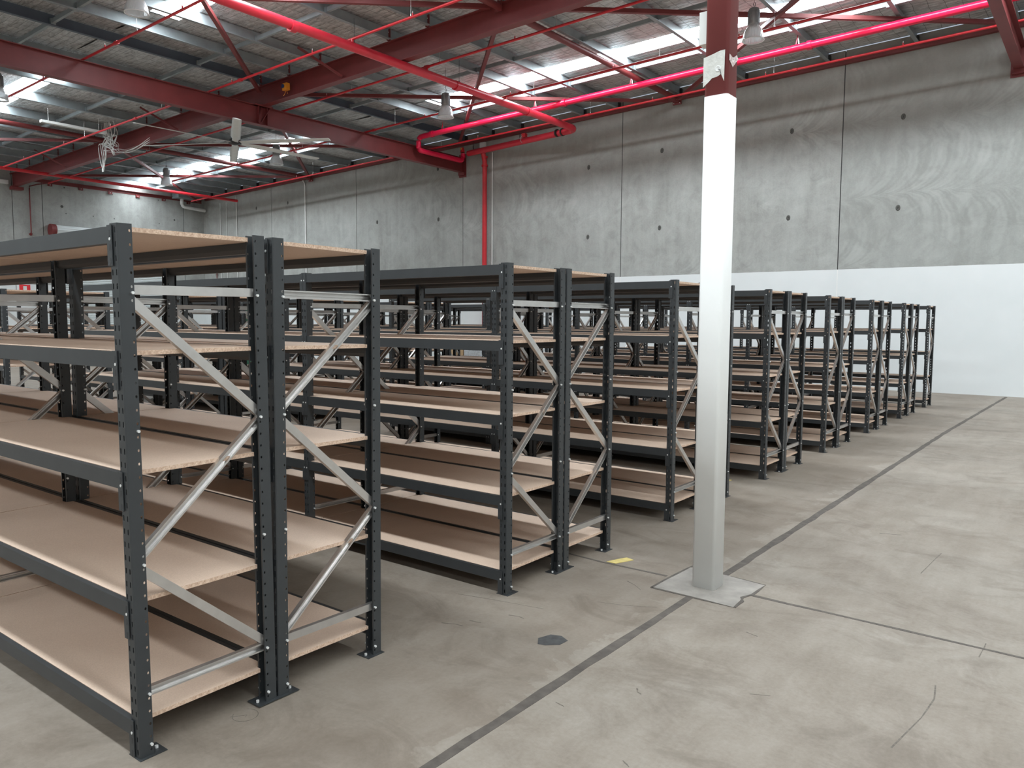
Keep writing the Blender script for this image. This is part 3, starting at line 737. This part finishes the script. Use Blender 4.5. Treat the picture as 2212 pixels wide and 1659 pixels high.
b = MB(); b.tube([(xm + .02, 9.83, zm + .05), (xm + .02, 9.83, zr(xm, SPZ))], .03, 8); b.tube([(xm + .02, 12.05, zm + .05), (xm + .02, 12.05, zr(xm, SPZ))], .03, 8); b.tube([(xm + .02, 15.0, zm - .02), (xm + .02, 15.0, zr(xm, SPZ))], .03, 8); b.obj('branch_riser', M_RED, t)
for x, y, z in ((-12.4, 18.81, 7.44), (-14.7, 19.24, 7.44)):
    b = MB(); b.tube([(x, y, z), (x - .02, y, z + .1), (x, y, z + .18), (x + .02, y, z + .1), (x, y, z)], .008, 6); b.tube([(x, y, z + .18), (x, y, zr(x, 8.25))], .004, 6); b.obj('pipe_hanger', M_DARK, t)
t = thing('sprinkler_riser', 'red vertical sprinkler riser pipe on the back wall', 'pipe')
b = MB(); b.tube([(-14.25, 19.22, 7.26), (-14.25, 19.3, 7.0), (-14.25, 19.3, .0)], .080, 18); b.obj('pipe_run', M_RED, t)
for z in (7.14, 6.86):
    b = MB(); b.tube([(-14.25, 19.3, z - .03), (-14.25, 19.3, z + .03)], .108, 18); b.obj('coupling', M_RED, t)
t = thing('sprinkler_main', 'bright magenta-red sprinkler main running right behind the column under the roof', 'pipe')
ym = 17.0; ZM = 7.955; SM = .0305
zq = lambda x: ZM + SM * x
b = MB(); xa = -15.10; za = zq(xa)
pts = [(4.0, ym, zq(4.0)), (-6, ym, zq(-6)), (xa + .18, ym, za)]
pts += [Vector((xa + .16 - .16 * math.sin(i * PI / 2 / 6), ym, za - .16 + .16 * math.cos(i * PI / 2 / 6))) for i in range(1, 7)]
pts += [Vector((xa, ym + .14 - .14 * math.cos(i * PI / 2 / 6), 7.09 + .10 - .10 * math.sin(i * PI / 2 / 6) if i else 7.19)) for i in range(0, 7)]
pts += [(xa, 19.02, 7.09)]
pts += [Vector((xa, 19.0 + .16 * math.sin(i * PI / 2 / 5), 7.09 + .16 - .16 * math.cos(i * PI / 2 / 5))) for i in range(1, 6)] + [(xa, 19.17, 7.34)]
b.tube(pts, .082, 18); b.obj('pipe_run', M_MAG, t)
for x in (-14.5, -9.5, -2.9):
    b = MB(); b.tube([(x - .05, ym, zq(x - .05)), (x + .05, ym, zq(x + .05))], .102, 18); b.obj('coupling', M_MAG, t)
for x in (-14.05, -10.5, -7.42, -3.17):
    b = MB(); z = zq(x); b.tube([(x, ym, z + .28), (x, ym, zr(x, 8.28))], .009, 6); b.bar((x - .035, ym, z + .07), (x, ym, z + .29), .02, .008, (0, 1, 0), 1); b.bar((x + .035, ym, z + .07), (x, ym, z + .29), .02, .008, (0, 1, 0), 0)
    b.obj('pipe_hanger', [M_GALV, M_MAG], t)
# left main (thin bright red) crossing in front of the far left
P1 = (-31.0, 6.0); 
t = thing('sprinkler_main', 'long red sprinkler pipe low on the left, ending at the back wall corner', 'pipe')
b = MB(); b.tube([(-28.35, 3.0, 6.90), (-28.35, 19.1, 6.90)], .06, 14); b.obj('pipe_run', M_RED, t)
for y in (15.0, 9.83):
    b = MB(); b.tube([(-28.35, y, 6.9), (-28.35, y, zr(-28.35, SPZ))], .028, 8); b.obj('branch_riser', M_RED, t)
t = thing('fire_service_pipe', 'narrow dark red pipe running down the left wall', 'pipe')
b = MB(); zt = 6.92
b.tube([(-30.2, 12.05, zr(-30.2, SPZ)), (-31.0, 11.98, 6.90), (-31.35, 11.93, 6.88), (-31.62, 11.92, 6.88), (-31.64, 11.92, 6.80), (-31.64, 11.92, 5.02)], .025, 8); b.obj('pipe_run', M_OXIDE, t)
b = MB(); b.tube([(-31.64, 11.92, 5.02), (-31.60, 11.88, 4.98)], [.05, .06], 8); b.obj('outlet', M_OXIDE, t)
# flow switch on the wall pipe
t = thing('flow_switch', 'small red flow switch with a white cable on the wall pipe', 'switch', (-12.2, 18.78, 7.42))
b = MB(); b.box(-.07, .07, -.06, .06, 0, .12); b.obj('switch_body', M_RED, t)
b = MB(); b.tube([(-.03, -.06, .05), (-.07, -.10, 0), (-.06, -.12, -.12), (.0, -.12, -.18)], .008, 6); b.obj('switch_cable', M_PVC, t)
b = MB(); b.box(-14.55, -14.32, YW - .08, YW - .002, 7.50, 7.68); tag(b.obj('junction_box', M_PVC), 'pale junction box on the back wall above the red riser', 'box')
t = thing('isolation_valve', 'small red valve with orange knob at the end of the wall pipe', 'valve', (-15.10, 19.12, 7.40))
b = MB(); b.tube([(0, .02, -.02), (0, .02, .14)], [.08, .05], 12); b.obj('valve_body', M_RED, t)
b = MB(); b.tube([(0, -.03, .09), (0, -.07, .09)], .03, 10); b.obj('valve_knob', M_ORANGE, t)

# ------------------------------------------------------------------ high bay lamps
def lamp(x, y, zb, label, top=None):
    t = thing('high_bay_lamp', label, 'lamp', (x, y, zb), 'high bay lamps')
    b = MB(); b.lathe([(.0, .62), (.06, .62), (.095, .60), (.105, .56), (.105, .30), (.075, .285)], (0, 0, 0), 22)
    for i in range(22):
        a = 2 * PI * i / 22; b.bar((.105 * math.cos(a), .105 * math.sin(a), .31), (.105 * math.cos(a), .105 * math.sin(a), .56), .006, .02, (math.cos(a), math.sin(a), 0))
    b.obj('housing', M_RIB, t)
    b = MB(); pr = [(.075, .30), (.11, .27), (.155, .21), (.185, .13), (.200, .04), (.212, .0), (.206, .0), (.194, .04), (.179, .13), (.149, .205), (.105, .262), (.07, .29)]
    b.lathe(pr, (0, 0, 0), 28); b.obj('reflector', M_GLASS, t)
    b = MB(); ring = [(.207 * math.cos(2 * PI * i / 28), .207 * math.sin(2 * PI * i / 28), .004) for i in range(29)]; b.tube(ring, .007, 6); b.obj('rim', M_WHITE, t)
    tp = (top if top is not None else zr(x, RZB + .53)) - zb
    b = MB(); b.tube([(0, 0, .62), (.02, 0, .66), (.025, 0, .70), (0, 0, .74), (-.02, 0, .70), (-.01, 0, .665)], .006, 6); b.tube([(0, 0, .74), (0, 0, tp)], .004, 6); b.obj('hook', M_DARK, t)
    return t
lamp(-11.10, 13.9, 6.87, top=zr(-11.1, Z0) - .05, label= 'glass high bay lamp beside the big red pipe, centre of the ceiling')
lamp(-3.02, 13.9, 7.12, 'glass high bay lamp just right of the column')
lamp(-24.85, 13.9, 6.52, top=zr(-24.85, Z0) - .05, label= 'glass high bay lamp at the far left, over the left shelving')
lamp(-18.27, 13.9, 6.50, 'glass high bay lamp seen through the ceiling fan blades')
lamp(-11.39, 6.0, 7.12, 'glass high bay lamp cut off by the top edge, upper left')
lamp(-18.30, 6.2, 6.78, 'glass high bay lamp half cut off by the left edge')

# ------------------------------------------------------------------ ceiling fan
FZ = 6.45; FX, FY = -16.4, 11.22
t = thing('ceiling_fan', 'huge white six-blade ceiling fan hanging under the girder', 'fan', (FX, FY, FZ))
b = MB(); b.tube([(0, 0, .0), (0, 0, zr(FX, RZB) - FZ)], .045, 12); b.tube([(.09, 0, .18), (.09, .0, zr(FX, RZB) - FZ)], .012, 8); b.obj('down_rod', M_WHITE, t)
b = MB(); b.lathe([(0, .10), (.10, .10), (.17, .05), (.17, -.03), (.06, -.06), (0, -.06)], (0, 0, 0), 20); b.obj('hub', M_DARK, t)
for i in range(6):
    a = math.radians(28 + 60 * i); b = MB(); n = 10; vs = []
    for j in range(n + 1):
        rr = .15 + (2.72 - .15) * j / n; ch = .085 + (.05 if j > 1 else 0) - .03 * j / n; tw = -math.radians(16 - 7 * j / n)
        for c, tt in ((-ch, 0), (-ch * .3, .014), (ch * .5, .010), (ch, 0), (ch * .3, -.010), (-ch * .5, -.008)):
            yy_, zz_ = c * math.cos(tw) - tt * math.sin(tw), c * math.sin(tw) + tt * math.cos(tw)
            vs.append((rr * math.cos(a) - yy_ * math.sin(a), rr * math.sin(a) + yy_ * math.cos(a), zz_))
    m = 6
    b.add(vs, [(j * m + q, j * m + (q + 1) % m, (j + 1) * m + (q + 1) % m, (j + 1) * m + q) for j in range(n) for q in range(m)], 0, True)
    b.add(vs, [tuple(range(m)), tuple(range(n * m, n * m + m))[::-1]])
    me = b.mesh('blade', M_WHITE); recalc(me); link_mesh('blade', me, t)

# ------------------------------------------------------------------ small things up high
t = thing('hanging_cables', 'tangle of loose white cables hanging from the roof at upper left', 'cables', (-22.6, 10.75, 6.3))
random.seed(3)
for i in range(15):
    x = random.uniform(-.35, .45); pts = [Vector((x, 0, 1.55)), Vector((x + random.uniform(-.15, .15), random.uniform(-.1, .1), 1.1)), Vector((random.uniform(-.45, .45), random.uniform(-.15, .15), .85 + random.uniform(-.15, .2)))]
    if i < 5: pts += [Vector((-.55 + .08 * i, .02 * i, .9)), Vector((-.50 + .10 * i + random.uniform(-.05, .05), 0, .45)), Vector((-.38 + random.uniform(-.06, .06), 0, .02))]
    elif i < 9: pts += [Vector((.2 + random.uniform(-.1, .2), 0, .65)), Vector((.42 + random.uniform(-.1, .1), 0, .45))]
    elif i < 13: pts += [Vector((.7, 0, .55 + random.uniform(-.1, .1))), Vector((1.3 + random.uniform(-.2, .4), .1, .42 + random.uniform(-.1, .12))), Vector((2.2, .2, .68 + random.uniform(-.05, .1)))]
    else: pts += [Vector((-.5, .1, .95)), Vector((-.1, .1, 1.2))]
    sm = []
    for j in range(len(pts) - 1):
        p0 = pts[max(j - 1, 0)]; p1 = pts[j]; p2 = pts[j + 1]; p3 = pts[min(j + 2, len(pts) - 1)]
        for q in range(6):
            u = q / 6; sm.append(.5 * ((2 * p1) + (p2 - p0) * u + (2 * p0 - 5 * p1 + 4 * p2 - p3) * u * u + (3 * p1 - p0 - 3 * p2 + p3) * u ** 3))
    sm.append(pts[-1]); b = MB(); b.tube(sm, .014 if i < 9 else .007, 6); b.obj('cable', M_PVC, t)
b = MB(); b.box(-21.62, -21.48, 8.4, 10.2, 7.19, 7.26); b.tube([(-21.55, 8.6, 7.26), (-21.55, 8.6, 7.62)], .006, 6); b.tube([(-21.55, 10.0, 7.26), (-21.55, 10.0, 7.62)], .006, 6)
tag(b.obj('light_batten', M_WHITE), 'pale fluorescent batten fitting beside the hanging cables', 'light fitting')
t = thing('warning_device', 'small orange device hung on the rafter near the beam crossing', 'device', (-14.05, 11.22, zr(-14.05, RZB) + .13))
b = MB(); b.box(-.09, .09, -.10, 0, 0, .17); b.obj('body', M_ORANGE, t)
b = MB(); b.tube([(-.05, -.105, .10), (-.05, -.12, .10)], .05, 12); b.obj('lens', paint('blue_lens', (.02, .05, .15), .3, .1), t)
b = MB(); b.tube([(.0, -.05, 0), (-.06, -.06, -.10), (-.10, -.06, -.12)], .006, 6); b.tube([(.02, -.05, 0), (.08, -.06, -.10)], .006, 6); b.obj('lead', M_ORANGE, t)
# gutter box and pvc pipe in the corner
t = thing('rainwater_pipe', 'white plastic rainwater pipe with an elbow high in the far left corner', 'pipe')
b = MB(); b.tube([(-31.45, 18.25, 7.2), (-31.45, 18.25, 6.98)] + [Vector((-31.45, 18.25 + .15 - .15 * math.cos(i * PI / 12), 6.95 - .15 * math.sin(i * PI / 12))) for i in range(1, 7)] + [(-31.45, 19.40, 6.74)], .075, 14); b.obj('pipe_run', M_PVC, t)
b = MB(); b.box(-31.68, -31.1, 17.9, 18.75, 7.15, 7.48); tag(b.obj('gutter_sump', M_PURLIN), 'grey metal gutter box above the white rainwater pipe', 'gutter')
# conduits on the back wall
def conduit(x, z1, r, lab, bend=0):
    b = MB(); pts = [(x, YW - .03, 0.0), (x, YW - .03, z1)]
    if bend: pts += [(x + bend * .3, YW - .03, z1 + .15), (x + bend, YW - .04, z1 + .25)]
    b.tube(pts, r, 8); thingm(b, 'wall_conduit', M_PVC, lab, 'conduit', 'white conduits on the back wall')
conduit(-14.03, 7.3, .020, 'thin white conduit on the back wall right of the red riser')
conduit(-24.02, 7.15, .028, 'white conduit on the back wall below the far strut end', -.12)
conduit(-28.95, 7.2, .020, 'white conduit on the back wall, rightmost of three near the corner')
conduit(-29.75, 7.0, .013, 'thin white conduit on the back wall, middle of three near the corner')
conduit(-30.25, 7.0, .013, 'thin white conduit on the back wall, closest to the corner')
b = MB(); b.box(XW + .002, XW + .15, 10.85, 11.15, 6.85, 7.0); tag(b.obj('wall_light', M_PVC), 'small white flood light high on the left wall at the photo edge', 'light fitting')
# roller door on the left wall
t = thing('roller_door', 'white slatted roller door on the left wall with its curtain drum', 'door', (XW, 0, 0))
y0, y1 = 12.75, 17.35; b = MB(); n = 62
for i in range(n):
    z0, z1 = 5.0 * i / n, 5.0 * (i + 1) / n; zm_ = (z0 + z1) / 2; hz = (z1 - z0)
    b.add([(.05, y0, z0), (.05, y1, z0), (.085, y1, z0 + hz * .35), (.085, y0, z0 + hz * .35), (.085, y1, z0 + hz * .75), (.085, y0, z0 + hz * .75), (.05, y1, z1), (.05, y0, z1)], [(0, 1, 2, 3), (3, 2, 4, 5), (5, 4, 6, 7)])
b.box(.003, .05, y0, y1, 0, 5.0)
b.obj('curtain', M_SLAT, t)
b = MB(); b.tube([(.24, y0, 5.22), (.24, y1, 5.22)], .20, 20)
for i in range(14):
    a = i * 2 * PI / 14; b.bar((.24 + .2 * math.cos(a), y0, 5.22 + .2 * math.sin(a)), (.24 + .2 * math.cos(a), y1, 5.22 + .2 * math.sin(a)), .03, .012)
b.obj('drum', M_SLAT, t)
b = MB(); b.tube([(.24, y0 - .20, 5.22), (.24, y0 - .01, 5.22)], .24, 12); b.box(.004, .24, y0 - .16, y0 - .06, 5.05, 5.45); b.obj('drum_bracket', M_OXIDE, t)
b = MB(); b.box(.003, .11, y0 - .07, y0, 0, 5.1); b.obj('guide_rail', M_WHITE, t)
b = MB(); b.box(.003, .11, y1, y1 + .07, 0, 5.1); b.obj('guide_rail', M_WHITE, t)
# sign: white field with red sides
t = thing('wall_sign', 'small red and white sign high on the white part of the left wall', 'sign', (XW + .003, 11.62, 2.80))
b = MB(); b.box(0, .004, -.20, .20, -.18, .18); b.obj('panel', paint('sign_red', (.75, .03, .04), .4, .03), t)
b = MB(); b.box(.004, .006, -.06, .07, -.18, .12); b.obj('symbol', M_WHITE, t)
# fire hose box etc. near the back wall, seen between the shelves
t = thing('cardboard_box', 'light brown cardboard box on the floor by the back wall, seen through shelves', 'box', (-14.55, 18.45, 0))
b = MB(); b.box(-.45, .38, -.35, .35, 0, .85); b.obj('carton', M_CARD, t)
b = MB(); b.box(-.03, .02, -.352, .352, .0, .853); b.obj('packing_tape', paint('brown_tape', (.55, .42, .26), .3, .05), t)
b = MB(); b.box(-14.12, -13.45, 18.1, 18.8, 0, .82); thingm(b, 'wrapped_bundle', M_SHRINK, 'grey shrink-wrapped bundle beside the cardboard box by the back wall', 'bundle')
t = thing('storage_bin', 'dark green round-edged bin behind the shelves at the left', 'bin', (-21.6, 14.4, 0))
b = MB(); b.poly(rsq(-.55, .55, -.4, .4, .12), 0, 2.05); b.obj('body', M_GREEN, t)
b = MB(); b.poly(rsq(-.6, .6, -.45, .45, .14), 2.05, 2.25); b.obj('lid', M_GREEN, t)
b = MB(); b.tube([(-30.6, YW - .06, 3.55), (-30.6, YW - .06, 3.86)], .02, 8); b.tube([(-30.6, YW - .07, 3.86), (-30.6, YW - .07, 3.90)], [.10, .16], 14)
thingm(b, 'wall_bracket_lamp', M_OXIDE, 'small dark red bracket on the back wall near the far left corner', 'bracket')
